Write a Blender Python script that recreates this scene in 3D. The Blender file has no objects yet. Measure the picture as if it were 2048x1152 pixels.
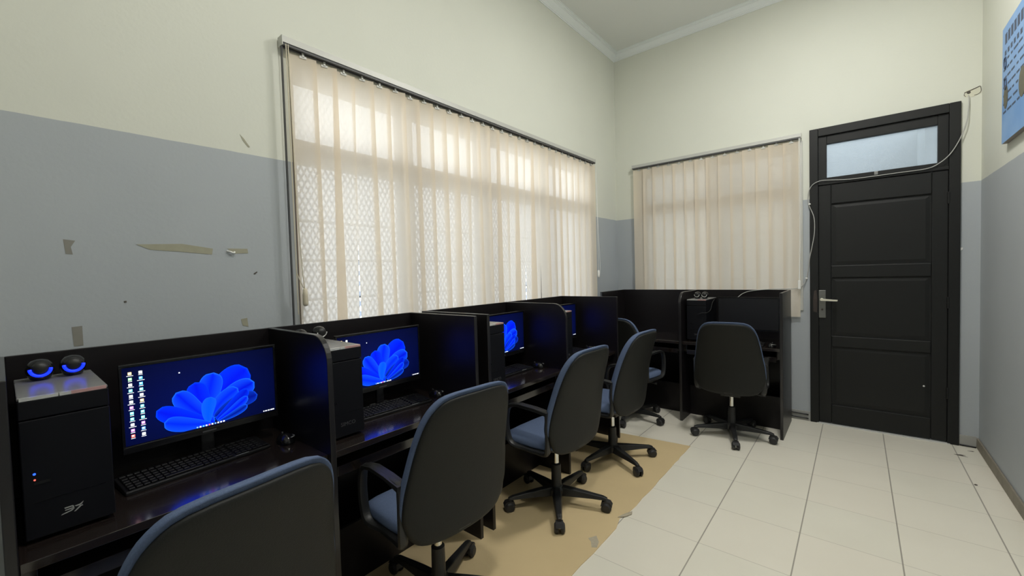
import bpy, bmesh, math, random
from mathutils import Vector, Matrix
random.seed(7)
PI = math.pi
SC = bpy.context.scene
COL = SC.collection

# ------------------------------------------------------------------ camera
FPX, YAW, PITCH, ROLL = 840.58, .6878, .0342, -.0287
CAM = Vector((2.1757, -4.6193, 1.4145))
fw = Vector((-math.sin(YAW) * math.cos(PITCH), math.cos(YAW) * math.cos(PITCH), -math.sin(PITCH)))
r0 = Vector((math.cos(YAW), math.sin(YAW), 0)); u0 = r0.cross(fw)
rt = r0 * math.cos(ROLL) + u0 * math.sin(ROLL)
up = -r0 * math.sin(ROLL) + u0 * math.cos(ROLL)
cd = bpy.data.cameras.new('camera'); cam = bpy.data.objects.new('camera', cd); COL.objects.link(cam)
cd.sensor_fit = 'HORIZONTAL'; cd.sensor_width = 36; cd.lens = FPX * 36 / 2048
cd.clip_start = .02; cd.clip_end = 200
cam.matrix_world = Matrix(((rt.x, up.x, -fw.x, CAM.x), (rt.y, up.y, -fw.y, CAM.y), (rt.z, up.z, -fw.z, CAM.z), (0, 0, 0, 1)))
SC.camera = cam

# ------------------------------------------------------------------ world, light, exposure
SKY = 3.0
LAMPS = [(1.95, -1.70, 42), (1.85, -3.80, 27)]     # x, y, watts of the round ceiling panels
w = bpy.data.worlds.new('sky'); SC.world = w; w.use_nodes = True
wb = w.node_tree.nodes['Background']
wb.inputs[0].default_value = (.90, .955, 1.0, 1); wb.inputs[1].default_value = SKY
SC.view_settings.view_transform = 'Standard'; SC.view_settings.look = 'None'
SC.view_settings.exposure = 0; SC.view_settings.gamma = 1; SC.view_settings.use_curve_mapping = False
SC.cycles.max_bounces = 10; SC.cycles.diffuse_bounces = 6; SC.cycles.transparent_max_bounces = 12
SC.cycles.sample_clamp_indirect = 6

def portal(loc, rot, sx, sy):
    d = bpy.data.lights.new('window_portal', 'AREA'); d.shape = 'RECTANGLE'; d.size = sx; d.size_y = sy
    d.cycles.is_portal = True
    o = bpy.data.objects.new('window_portal', d); COL.objects.link(o); o.location = loc; o.rotation_euler = rot
portal((-.2, -2.12, 1.7), (0, -PI / 2, 0), 1.7, 3.0)
portal((1.02, .2, 1.7), (-PI / 2, 0, 0), 1.5, 1.7)

# ------------------------------------------------------------------ materials
def mat(name, col, rough=.5, metal=0, noise=None, bump=None, spec=.5, emit=None, estr=1, col2=None, stretch=None, coat=0):
    m = bpy.data.materials.new(name); m.use_nodes = True
    nt = m.node_tree; N = nt.nodes; L = nt.links
    b = N['Principled BSDF']
    b.inputs['Base Color'].default_value = (*col, 1); b.inputs['Roughness'].default_value = rough
    b.inputs['Metallic'].default_value = metal; b.inputs['Specular IOR Level'].default_value = spec
    b.inputs['Coat Weight'].default_value = coat; b.inputs['Coat Roughness'].default_value = .12
    if emit:
        b.inputs['Emission Color'].default_value = (*emit, 1); b.inputs['Emission Strength'].default_value = estr
    if noise or bump:
        tc = N.new('ShaderNodeTexCoord'); mp = N.new('ShaderNodeMapping')
        L.new(tc.outputs['Object'], mp.inputs[0])
        if stretch: mp.inputs['Scale'].default_value = stretch
    if noise:
        n = N.new('ShaderNodeTexNoise'); n.inputs['Scale'].default_value = noise[0]; n.inputs['Detail'].default_value = 5
        L.new(mp.outputs[0], n.inputs['Vector'])
        r = N.new('ShaderNodeMix'); r.data_type = 'RGBA'
        c2 = col2 or tuple(c * (1 - noise[1]) for c in col)
        r.inputs[6].default_value = (*col, 1); r.inputs[7].default_value = (*c2, 1)
        L.new(n.outputs['Fac'], r.inputs[0]); L.new(r.outputs[2], b.inputs['Base Color'])
    if bump:
        n2 = N.new('ShaderNodeTexNoise'); n2.inputs['Scale'].default_value = bump[0]; n2.inputs['Detail'].default_value = 3
        L.new(mp.outputs[0], n2.inputs['Vector'])
        bp = N.new('ShaderNodeBump'); bp.inputs['Strength'].default_value = bump[1]; bp.inputs['Distance'].default_value = .01
        L.new(n2.outputs['Fac'], bp.inputs['Height']); L.new(bp.outputs[0], b.inputs['Normal'])
    return m

def math_node(nt, op, a, b=None):
    n = nt.nodes.new('ShaderNodeMath'); n.operation = op
    for i, v in enumerate((a, b)):
        if v is None: continue
        if isinstance(v, (int, float)): n.inputs[i].default_value = v
        else: nt.links.new(v, n.inputs[i])
    return n.outputs[0]

def mixc(nt, fac, a, b):
    n = nt.nodes.new('ShaderNodeMix'); n.data_type = 'RGBA'
    for i, v in ((0, fac), (6, a), (7, b)):
        if isinstance(v, tuple): n.inputs[i].default_value = (*v, 1)
        elif isinstance(v, (int, float)): n.inputs[i].default_value = v
        else: nt.links.new(v, n.inputs[i])
    return n.outputs[2]

DADO = 2.001
def wall_material():
    m = mat('two_tone_wall_paint', (.7, .7, .6), .62, spec=.3)
    nt = m.node_tree; b = nt.nodes['Principled BSDF']
    g = nt.nodes.new('ShaderNodeNewGeometry'); s = nt.nodes.new('ShaderNodeSeparateXYZ')
    nt.links.new(g.outputs['Position'], s.inputs[0])
    n = nt.nodes.new('ShaderNodeTexNoise'); n.inputs['Scale'].default_value = 2.3; n.inputs['Detail'].default_value = 6
    nt.links.new(g.outputs['Position'], n.inputs['Vector'])
    n3 = nt.nodes.new('ShaderNodeTexNoise'); n3.inputs['Scale'].default_value = 9
    nt.links.new(g.outputs['Position'], n3.inputs['Vector'])
    edge = math_node(nt, 'ADD', s.outputs[2], math_node(nt, 'MULTIPLY', math_node(nt, 'SUBTRACT', n3.outputs['Fac'], .5), .006))
    up_ = math_node(nt, 'GREATER_THAN', edge, DADO)
    cream = mixc(nt, n.outputs['Fac'], (.675, .685, .61), (.63, .64, .57))
    grey = mixc(nt, n.outputs['Fac'], (.42, .45, .475), (.38, .408, .432))
    nt.links.new(mixc(nt, up_, grey, cream), b.inputs['Base Color'])
    n2 = nt.nodes.new('ShaderNodeTexNoise'); n2.inputs['Scale'].default_value = 60
    nt.links.new(g.outputs['Position'], n2.inputs['Vector'])
    bp = nt.nodes.new('ShaderNodeBump'); bp.inputs['Strength'].default_value = .12; bp.inputs['Distance'].default_value = .004
    nt.links.new(n2.outputs['Fac'], bp.inputs['Height']); nt.links.new(bp.outputs[0], b.inputs['Normal'])
    return m

def floor_material():
    m = mat('cream_ceramic_tiles', (.66, .62, .51), .3)
    nt = m.node_tree; b = nt.nodes['Principled BSDF']
    g = nt.nodes.new('ShaderNodeNewGeometry'); s = nt.nodes.new('ShaderNodeSeparateXYZ')
    nt.links.new(g.outputs['Position'], s.inputs[0])
    u = math_node(nt, 'DIVIDE', math_node(nt, 'SUBTRACT', s.outputs[0], 1.5415 - 8), .4)
    v = math_node(nt, 'DIVIDE', math_node(nt, 'SUBTRACT', s.outputs[1], -2.393 - 8), .4)
    def line(q, wd):
        f = math_node(nt, 'FRACT', q)
        d = math_node(nt, 'ABSOLUTE', math_node(nt, 'SUBTRACT', f, .5))
        return math_node(nt, 'GREATER_THAN', d, .5 - wd)
    gx, gy = line(u, .0075), line(v, .0048)
    cx = nt.nodes.new('ShaderNodeCombineXYZ')
    nt.links.new(math_node(nt, 'FLOOR', u), cx.inputs[0]); nt.links.new(math_node(nt, 'FLOOR', v), cx.inputs[1])
    wn = nt.nodes.new('ShaderNodeTexWhiteNoise'); nt.links.new(cx.outputs[0], wn.inputs[0])
    n = nt.nodes.new('ShaderNodeTexNoise'); n.inputs['Scale'].default_value = 3; n.inputs['Detail'].default_value = 6
    nt.links.new(g.outputs['Position'], n.inputs['Vector'])
    base = mixc(nt, n.outputs['Fac'], (.78, .755, .655), (.70, .67, .575))
    base = mixc(nt, math_node(nt, 'MULTIPLY', wn.outputs['Value'], .25), base, (.80, .72, .63))
    base = mixc(nt, math_node(nt, 'MULTIPLY', gy, .45), base, (.30, .27, .22))
    base = mixc(nt, math_node(nt, 'MULTIPLY', gx, .75), base, (.22, .2, .17))
    nt.links.new(base, b.inputs['Base Color'])
    b.inputs['Roughness'].default_value = .38
    return m

def slat_material():
    m = bpy.data.materials.new('cream_blind_fabric'); m.use_nodes = True
    nt = m.node_tree; N = nt.nodes; L = nt.links
    N.remove(N['Principled BSDF']); out = N['Material Output']
    tc = N.new('ShaderNodeTexCoord'); mp = N.new('ShaderNodeMapping'); mp.inputs['Scale'].default_value = (60, 60, 8)
    L.new(tc.outputs['Object'], mp.inputs[0])
    n = N.new('ShaderNodeTexNoise'); n.inputs['Scale'].default_value = 4; L.new(mp.outputs[0], n.inputs['Vector'])
    c = mixc(nt, n.outputs['Fac'], (.88, .80, .68), (.83, .745, .62))
    d = N.new('ShaderNodeBsdfDiffuse'); t = N.new('ShaderNodeBsdfTranslucent'); tr = N.new('ShaderNodeBsdfTransparent')
    L.new(c, d.inputs[0]); t.inputs[0].default_value = (.97, .85, .69, 1)
    a = N.new('ShaderNodeMixShader'); a.inputs[0].default_value = .5
    L.new(d.outputs[0], a.inputs[1]); L.new(t.outputs[0], a.inputs[2])
    b = N.new('ShaderNodeMixShader'); b.inputs[0].default_value = .075
    L.new(a.outputs[0], b.inputs[1]); L.new(tr.outputs[0], b.inputs[2])
    L.new(b.outputs[0], out.inputs[0])
    return m

def lattice_glass(axis, plain):
    """window pane with a sheer lace-like diamond film"""
    m = bpy.data.materials.new('patterned_window_glass'); m.use_nodes = True
    nt = m.node_tree; N = nt.nodes; L = nt.links
    N.remove(N['Principled BSDF']); out = N['Material Output']
    g = N.new('ShaderNodeNewGeometry'); s = N.new('ShaderNodeSeparateXYZ'); L.new(g.outputs['Position'], s.inputs[0])
    h = s.outputs[axis]; z = s.outputs[2]
    a = math_node(nt, 'SINE', math_node(nt, 'MULTIPLY', math_node(nt, 'ADD', h, math_node(nt, 'MULTIPLY', z, .55)), 190))
    b = math_node(nt, 'SINE', math_node(nt, 'MULTIPLY', math_node(nt, 'SUBTRACT', h, math_node(nt, 'MULTIPLY', z, .55)), 190))
    p = math_node(nt, 'MAXIMUM', a, b)
    fac = math_node(nt, 'GREATER_THAN', p, .45)
    fac = math_node(nt, 'MULTIPLY', fac, .25 if plain else .75)
    tr = N.new('ShaderNodeBsdfTransparent'); tr.inputs[0].default_value = (.96, .98, 1, 1)
    tl = N.new('ShaderNodeBsdfTranslucent'); tl.inputs[0].default_value = (.35, .40, .48, 1)
    mx = N.new('ShaderNodeMixShader'); L.new(fac, mx.inputs[0]); L.new(tr.outputs[0], mx.inputs[1]); L.new(tl.outputs[0], mx.inputs[2])
    L.new(mx.outputs[0], out.inputs[0])
    return m

def screen_material():
    m = bpy.data.materials.new('lit_screen_image'); m.use_nodes = True
    nt = m.node_tree; N = nt.nodes; L = nt.links
    b = N['Principled BSDF']; b.inputs['Base Color'].default_value = (.003, .003, .003, 1); b.inputs['Roughness'].default_value = .4; b.inputs['Specular IOR Level'].default_value = .06
    vc = N.new('ShaderNodeVertexColor'); vc.layer_name = 'Col'
    L.new(vc.outputs[0], b.inputs['Emission Color']); b.inputs['Emission Strength'].default_value = 2.1
    return m

M = dict(
    wall=wall_material(), floor=floor_material(), slat=slat_material(),
    ceiling=mat('grey_ceiling_board', (.81, .82, .80), .55, noise=(2, .05)),
    cornice=mat('white_gypsum_cornice', (.80, .83, .83), .5),
    mat=mat('tan_vinyl_mat', (.68, .53, .30), .5, noise=(3, .18), bump=(25, .1)),
    torn=mat('torn_mat_backing', (.50, .44, .33), .8, noise=(60, .3)),
    bench=mat('black_brown_laminate', (.010, .0082, .0092), .36, noise=(6, .35), stretch=(1, 1, 14), spec=.3),
    worktop=mat('black_brown_worktop', (.017, .0125, .011), .16, noise=(5, .12), stretch=(1, 9, 9), spec=.5, coat=.9),
    edge=mat('edge_band', (.013, .012, .013), .28, spec=.6),
    door=mat('black_door_paint', (.0125, .0132, .013), .5, noise=(3, .2), bump=(20, .06), spec=.3),
    steel=mat('brushed_steel', (.55, .55, .5), .3, 1, noise=(40, .1)),
    plate=mat('dull_steel_plate', (.28, .28, .27), .42, 1, noise=(30, .25)),
    lever=mat('cream_lever', (.75, .72, .6), .3, .3),
    rust=mat('rusty_patch', (.06, .045, .038), .7, noise=(60, .6)),
    alu=mat('satin_aluminium', (.50, .50, .47), .5, .25),
    alud=mat('dark_rail_and_gap_shade', (.07, .07, .072), .5),
    ivory=mat('ivory_plastic', (.62, .56, .43), .4),
    white=mat('white_plastic', (.78, .78, .75), .4),
    cord=mat('grey_white_cord', (.5, .5, .48), .5),
    darkcord=mat('dark_grille_rod', (.06, .06, .065), .6),  # plain dark colour of the window grille rods
    wood=mat('brown_window_wood', (.16, .12, .085), .5, noise=(10, .3), stretch=(1, 1, 8)),
    glassL=(lattice_glass(1, True), lattice_glass(1, False)), glassB=(lattice_glass(0, True),) * 2,
    plastic=mat('black_chair_plastic', (.014, .0145, .015), .42, bump=(350, .08)),
    shell=mat('black_backrest_shell', (.0115, .0122, .011), .55, bump=(260, .12), spec=.3),
    fabric=mat('blue_grey_fabric', (.125, .17, .285), .9, noise=(220, .35), bump=(500, .25), spec=.15),
    chrome=mat('chrome_tube', (.75, .75, .72), .18, 1),
    caster=mat('black_caster_rubber', (.018, .018, .019), .5),
    case=mat('black_tower_steel', (.0045, .005, .0075), .5, noise=(40, .2), spec=.22),
    lid_sheen=mat('sheen_grey_tower_lid', (.27, .27, .27), .26, .25, noise=(30, .1)),  # grey base paints in the ceiling light mirrored by the black lid
    edge_glint=mat('painted_edge_glint', (.8, .8, .78), .22, .6),  # pale colour painting the highlight along the lid's front edge
    red_glint=mat('painted_red_reflection', (.7, .42, .40), .25, .5),  # pinkish colour painting a reddish reflection on the same edge
    gloss=mat('black_gloss_plastic', (.008, .008, .009), .18),
    key=mat('black_keycaps', (.006, .006, .007), .45, spec=.25),
    grey=mat('grey_print', (.33, .34, .33), .5),
    dgrey=mat('dark_grey_print', (.07, .07, .075), .5),
    silver=mat('silver_ring', (.72, .72, .70), .25, .6),
    led=mat('blue_led_ring', (.02, .03, .3), .4, emit=(.002, .02, 1), estr=2.2),
    ledb=mat('blue_power_led', (.02, .03, .3), .4, emit=(.02, .1, 1), estr=2.5),
    ledr=mat('red_disk_led', (.3, .02, .02), .4, emit=(1, .12, .08), estr=2.0),
    screen=screen_material(),
    bulb=mat('lamp_glass', (.9, .9, .85), .5, emit=(1, .98, .94), estr=4),
    tape=mat('yellowed_clear_tape', (.37, .36, .27), .3, noise=(40, .2)),
    tapeg=mat('glue_residue', (.26, .25, .22), .6, noise=(40, .2)),
    paint_chip=mat('curled_tape_white', (.75, .75, .72), .35),
    dirt=mat('grimy_skirting', (.30, .27, .215), .6, noise=(14, .5)),
    smudge=mat('dark_grime', (.12, .105, .085), .8, noise=(50, .5)),
    cable=mat('black_cable', (.01, .01, .011), .45),
    wcable=mat('dirty_white_cable', (.42, .42, .40), .5),
    poster=mat('blue_poster_print', (.10, .26, .58), .45, noise=(6, .5), col2=(.27, .44, .70)),
    posteredge=mat('poster_board_edge', (.30, .28, .26), .7),
    ink=mat('poster_dark_ink', (.05, .07, .12), .6),
    photo=mat('poster_photo_print', (.06, .06, .05), .5, noise=(25, .3), col2=(.16, .15, .09)),
    plaster=mat('raw_plaster', (.52, .49, .42), .8, noise=(30, .2)),
    outwall=mat('veranda_plaster', (.38, .40, .395), .7, noise=(1.5, .12)),
    transom=None,
)
def transom_material():
    m = mat('frosted_transom_glass', (.8, .88, .95), .25)
    nt = m.node_tree; b = nt.nodes['Principled BSDF']
    tr = nt.nodes.new('ShaderNodeBsdfTransparent'); tr.inputs[0].default_value = (.9, .95, 1, 1)
    mx = nt.nodes.new('ShaderNodeMixShader'); mx.inputs[0].default_value = .25
    nt.links.new(tr.outputs[0], mx.inputs[1]); nt.links.new(b.outputs[0], mx.inputs[2])
    nt.links.new(mx.outputs[0], nt.nodes['Material Output'].inputs[0])
    return m
M['transom'] = transom_material()

# ------------------------------------------------------------------ mesh builder
class MB:
    def __init__(s): s.v = []; s.f = []; s.mi = []; s.c = []
    def add(s, vs, fs, mi=0):
        o = len(s.v); s.v += [tuple(p) for p in vs]
        for f in fs: s.f.append(tuple(i + o for i in f)); s.mi.append(mi)
        return s
    def box(s, x0, x1, y0, y1, z0, z1, mi=0):
        vs = [(x, y, z) for x in (x0, x1) for y in (y0, y1) for z in (z0, z1)]
        return s.add(vs, [(0, 1, 3, 2), (4, 6, 7, 5), (0, 4, 5, 1), (2, 3, 7, 6), (0, 2, 6, 4), (1, 5, 7, 3)], mi)
    def prism(s, pts, axis, a, b, mi=0):
        """extrude a 2-D outline along an axis; pts in the two other axes in order"""
        n = len(pts)
        def P(p, t):
            q = [p[0], p[1]]; q.insert(axis, t); return q
        vs = [P(p, a) for p in pts] + [P(p, b) for p in pts]
        fs = [tuple(range(n - 1, -1, -1)), tuple(range(n, 2 * n))]
        fs += [(i, (i + 1) % n, n + (i + 1) % n, n + i) for i in range(n)]
        return s.add(vs, fs, mi)
    def tube(s, pts, r, n=8, smooth=0, mi=0, close=False):
        pts = [Vector(p) for p in pts]
        if smooth:
            q = []
            m = len(pts)
            for i in range(m if close else m - 1):
                g = lambda k: pts[k % m] if close else pts[min(max(k, 0), m - 1)]
                p0, p1, p2, p3 = g(i - 1), g(i), g(i + 1), g(i + 2)
                for k in range(smooth):
                    t = k / smooth
                    q.append(.5 * ((2 * p1) + (p2 - p0) * t + (2 * p0 - 5 * p1 + 4 * p2 - p3) * t * t + (3 * p1 - p0 - 3 * p2 + p3) * t ** 3))
            if not close: q.append(pts[-1])
            if isinstance(r, (list, tuple)):
                r = [r[min(int(i / smooth), len(r) - 1)] * (1 - (i % smooth) / smooth) + r[min(int(i / smooth) + 1, len(r) - 1)] * ((i % smooth) / smooth) for i in range(len(q))]
            pts = q
        m = len(pts); vs = []; prev = None
        for i, p in enumerate(pts):
            if close: d = pts[(i + 1) % m] - pts[i - 1]
            else: d = pts[min(i + 1, m - 1)] - pts[max(i - 1, 0)]
            d.normalize()
            if prev is None:
                a = Vector((0, 0, 1)) if abs(d.z) < .9 else Vector((1, 0, 0))
                e = d.cross(a).normalized()
            else:
                e = (prev - d * prev.dot(d)).normalized()
            prev = e; b = d.cross(e)
            rr = r[i] if isinstance(r, (list, tuple)) else r
            vs += [p + (e * math.cos(2 * PI * k / n) + b * math.sin(2 * PI * k / n)) * rr for k in range(n)]
        fs = []
        for i in range(m if close else m - 1):
            for k in range(n):
                fs.append((i * n + k, i * n + (k + 1) % n, ((i + 1) % m) * n + (k + 1) % n, ((i + 1) % m) * n + k))
        if not close: fs += [tuple(range(n - 1, -1, -1)), tuple(range((m - 1) * n, m * n))]
        return s.add(vs, fs, mi)
    def lathe(s, prof, n=20, axis='z', org=(0, 0, 0), mi=0):
        vs = []; o = Vector(org)
        for r, h in prof:
            for k in range(n):
                a = 2 * PI * k / n; c, q = r * math.cos(a), r * math.sin(a)
                vs.append(o + Vector({'z': (c, q, h), 'x': (h, c, q), 'y': (q, h, c)}[axis]))
        m = len(prof); fs = []
        for i in range(m - 1):
            for k in range(n): fs.append((i * n + k, i * n + (k + 1) % n, (i + 1) * n + (k + 1) % n, (i + 1) * n + k))
        fs += [tuple(range(n - 1, -1, -1)), tuple(range((m - 1) * n, m * n))]
        return s.add(vs, fs, mi)
    def build(s, name, mats, parent=None, bevel=0, smooth=False, seg=2, loc=None, rotz=None, auto=None):
        me = bpy.data.meshes.new(name); me.from_pydata(s.v, [], s.f); me.update()
        for m in (mats if isinstance(mats, (list, tuple)) else [mats]): me.materials.append(m)
        for p, i in zip(me.polygons, s.mi): p.material_index = i
        bm = bmesh.new(); bm.from_mesh(me); bmesh.ops.recalc_face_normals(bm, faces=bm.faces)
        if auto is not None:
            for e in bm.edges:
                if len(e.link_faces) == 2 and e.calc_face_angle(0) > auto: e.smooth = False
        bm.to_mesh(me); bm.free()
        if smooth or auto is not None:
            for p in me.polygons: p.use_smooth = True
        o = bpy.data.objects.new(name, me); COL.objects.link(o)
        if parent: o.parent = parent
        if loc: o.location = loc
        if rotz is not None: o.rotation_euler = (0, 0, rotz)
        if bevel:
            b = o.modifiers.new('bevel', 'BEVEL'); b.width = bevel; b.segments = seg; b.limit_method = 'ANGLE'; b.angle_limit = .6
        return o

def text_mesh(txt, size, extrude=.0004):
    c = bpy.data.curves.new('lettering', 'FONT'); c.body = txt; c.size = size; c.extrude = extrude
    c.align_x = 'CENTER'; c.align_y = 'CENTER'
    o = bpy.data.objects.new('lettering', c); COL.objects.link(o)
    bpy.context.view_layer.update()
    me = bpy.data.meshes.new_from_object(o.evaluated_get(bpy.context.evaluated_depsgraph_get()))
    vs = [tuple(v.co) for v in me.vertices]; fs = [tuple(p.vertices) for p in me.polygons]
    bpy.data.objects.remove(o); bpy.data.curves.remove(c); bpy.data.meshes.remove(me)
    return vs, fs

def tag(o, label, cat, group=None, kind=None):
    o['label'] = label; o['category'] = cat
    if group: o['group'] = group
    if kind: o['kind'] = kind
    return o
def thing(name, label, cat, loc=(0, 0, 0), rotz=0, group=None):
    o = bpy.data.objects.new(name, None); COL.objects.link(o); o.empty_display_size = .1
    o.location = loc; o.rotation_euler = (0, 0, rotz)
    return tag(o, label, cat, group)
def struct(o, label, cat):
    return tag(o, label, cat, kind='structure')
def dup(root, loc, rotz, label=None, group=None):
    r = root.copy(); COL.objects.link(r); r.location = loc; r.rotation_euler = (0, 0, rotz)
    if label: r['label'] = label
    if group: r['group'] = group
    for ch in list(root.children):
        c = ch.copy(); COL.objects.link(c); c.parent = r
        for g in ch.children:
            d = g.copy(); COL.objects.link(d); d.parent = c
    return r

# ------------------------------------------------------------------ room shell
W, YF, ZC = 2.884, -5.75, 3.893
def holed_wall(name, axis, at, thick, u0, u1, v0, v1, holes, m):
    """wall plane on axis (0: x=at, 1: y=at), outside at at+thick, rectangular openings"""
    us = sorted({u0, u1, *[h[0] for h in holes], *[h[1] for h in holes]})
    vs = sorted({v0, v1, *[h[2] for h in holes], *[h[3] for h in holes]})
    solid = lambda i, j: 0 <= i < len(us) - 1 and 0 <= j < len(vs) - 1 and not any(
        h[0] <= (us[i] + us[i + 1]) / 2 <= h[1] and h[2] <= (vs[j] + vs[j + 1]) / 2 <= h[3] for h in holes)
    b = MB(); P = lambda u, v, t: (t, u, v) if axis == 0 else (u, t, v)
    a, c = at, at + thick
    for i in range(len(us) - 1):
        for j in range(len(vs) - 1):
            if not solid(i, j): continue
            x0, x1, y0, y1 = us[i], us[i + 1], vs[j], vs[j + 1]
            for t in (a, c): b.add([P(x0, y0, t), P(x1, y0, t), P(x1, y1, t), P(x0, y1, t)], [(0, 1, 2, 3)])
            for (di, dj, q0, q1) in ((-1, 0, (x0, y0), (x0, y1)), (1, 0, (x1, y0), (x1, y1)), (0, -1, (x0, y0), (x1, y0)), (0, 1, (x0, y1), (x1, y1))):
                if not solid(i + di, j + dj):
                    b.add([P(*q0, a), P(*q1, a), P(*q1, c), P(*q0, c)], [(0, 1, 2, 3)])
    o = b.build(name, m)
    bm = bmesh.new(); bm.from_mesh(o.data); bmesh.ops.remove_doubles(bm, verts=bm.verts, dist=1e-5)
    bmesh.ops.recalc_face_normals(bm, faces=bm.faces); bm.to_mesh(o.data); bm.free()
    return o
WL = (-3.665, -.64, .95, 2.50)     # left window opening y0,y1,z0,z1
WB = (.27, 1.75, .95, 2.50)       # back window opening
DR = (1.88, 2.75, -.02, 2.575)    # door opening
struct(holed_wall('wall_left', 0, 0, -.16, YF, .16, 0, ZC, [WL], M['wall']), 'long left wall, cream above grey dado, behind the computer desks', 'wall')
struct(holed_wall('wall_back', 1, 0, .16, -.0, W, 0, ZC, [WB, DR], M['wall']), 'far end wall, cream above grey dado, with the black door', 'wall')
struct(MB().box(W, W + .16, YF, .16, 0, ZC).build('wall_right', M['wall']), 'right side wall, cream above grey dado, carrying the blue poster', 'wall')
struct(MB().box(-.16, W + .16, YF - .16, YF, 0, ZC).build('wall_front', M['wall']), 'wall behind the viewer, cream above grey dado', 'wall')
struct(MB().box(-.16, W + .16, YF - .16, .16, -.12, 0).build('floor', M['floor']), 'cream ceramic tiled floor with thin dark joints', 'floor')
struct(MB().box(-.16, W + .16, YF - .16, .16, ZC, ZC + .1).build('ceiling', M['ceiling']), 'flat grey ceiling', 'ceiling')
# cornice profile (distance from wall, height below ceiling)
CP = [(0, .073), (.006, .073), (.008, .066), (.014, .064), (.016, .058), (.026, .050), (.040, .032), (.050, .020), (.058, .018), (.060, .012), (.066, .011), (.070, .006), (.078, .006), (.078, 0), (0, 0)]
def cornice(name, P, label):
    b = MB(); n = len(CP); vs = [P(d, ZC - h, 0) for d, h in CP] + [P(d, ZC - h, 1) for d, h in CP]
    b.add(vs, [(i, (i + 1) % n, n + (i + 1) % n, n + i) for i in range(n)] + [tuple(range(n)), tuple(range(2 * n - 1, n - 1, -1))])
    struct(b.build(name, M['cornice']), label, 'cornice')
cornice('trim_1', lambda d, z, t: (d, (-d if t else YF + d), z), 'white moulded cornice along the top of the left wall')
cornice('trim_2', lambda d, z, t: ((W - d if t else d), -d, z), 'white moulded cornice along the top of the far end wall')
cornice('trim_3', lambda d, z, t: (W - d, (-d if t else YF + d), z), 'white moulded cornice along the top of the right wall')
struct(MB().box(W - .012, W, YF, 0, 0, .075).build('baseboard_right', M['dirt'], bevel=.003), 'grimy tile skirting along the foot of the right wall', 'baseboard')
b = MB(); b.box(0, 1.85, -.01, 0, 0, .085); b.box(2.78, W - .012, -.01, 0, 0, .085)
struct(b.build('baseboard_back', mat('grey_tile_skirting', (.40, .40, .38), .5, noise=(12, .25)), bevel=.002), 'grey skirting at the foot of the far wall beside the door', 'baseboard')
struct(MB().box(0, .01, YF, 0, 0, .085).build('baseboard_left', M['dirt']), 'skirting along the foot of the left wall', 'baseboard')

# windows
def window(name, axis, at, H, bars_u, glass, label):
    u0, u1, z0, z1 = H; fw_ = .045
    root = struct(thing(name, label, 'window', (0, 0, 0)), label, 'window')
    b = MB(); d0, d1 = at - .045, at + .045
    def bx(m, ua, ub, za, zb, p, q): m.box(p, q, ua, ub, za, zb) if axis == 0 else m.box(ua, ub, p, q, za, zb)
    bx(b, u0, u1, z0, z0 + fw_, d0, d1); bx(b, u0, u1, z1 - fw_, z1, d0, d1)
    bx(b, u0, u0 + fw_, z0 + fw_, z1 - fw_, d0, d1); bx(b, u1 - fw_, u1, z0 + fw_, z1 - fw_, d0, d1)
    bx(b, u0 + fw_, u1 - fw_, 2.03, 2.14, d0, d1)
    for (a, c) in bars_u:
        bx(b, a, c, z0 + fw_, 2.03, d0, d1); bx(b, a, c, 2.14, z1 - fw_, d0, d1)
    b.build('window_frame', M['wood'], root)
    ed = [u0 + fw_] + [q for bb in bars_u for q in bb] + [u1 - fw_]
    for i in range(0, len(ed), 2):
        for (za, zb) in ((z0 + fw_, 2.03), (2.14, z1 - fw_)):
            g = MB(); bx(g, ed[i], ed[i + 1], za, zb, at - .002, at + .002); g.build('window_pane', glass[0 if za > 2 else 1], root)
        # thin horizontal grille rods outside the lower pane
        g = MB()
        for zz in (1.30, 1.52, 1.74): bx(g, ed[i], ed[i + 1], zz - .007, zz + .007, (d0 - .06) if axis == 0 else (d1 + .05), (d0 - .046) if axis == 0 else (d1 + .064))
        g.build('grille_rods', M['darkcord'], root)
    return root
window('window_1', 0, -.105, WL, [(-2.955, -2.875), (-2.23, -2.15), (-1.44, -1.36)], M['glassL'], 'wide window in the left wall behind the long vertical blind')
window('window_2', 1, .105, WB, [(.985, 1.055)], M['glassB'], 'window in the far wall behind the short vertical blind')
# veranda outside the far wall (seen through the transom and the blind)
struct(MB().box(-.3, 4.2, .16, 1.9, 3.05, 3.17).build('ceiling_veranda', M['outwall']), 'veranda ceiling outside the door', 'ceiling')
b = MB(); b.box(-1.2, 2.98, 2.7, 2.85, 0, 4.2); b.box(2.757, 5.5, 1.9, 2.7, 0, 3.05)
struct(b.build('wall_veranda', M['outwall']), 'pale wall across the veranda seen through the door transom', 'wall')
struct(MB().box(-6, 8, .16, 8, -.15, -.03).build('floor_veranda', mat('pale_veranda_tiles', (.72, .72, .70), .6, noise=(3, .1))), 'veranda floor outside the door', 'floor')
struct(MB().box(-8, -.16, -8, .16, -.35, -.25).build('floor_yard', mat('pale_yard_ground', (.5, .5, .46), .9, noise=(2, .2))), 'pale ground outside the left window', 'floor')

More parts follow.
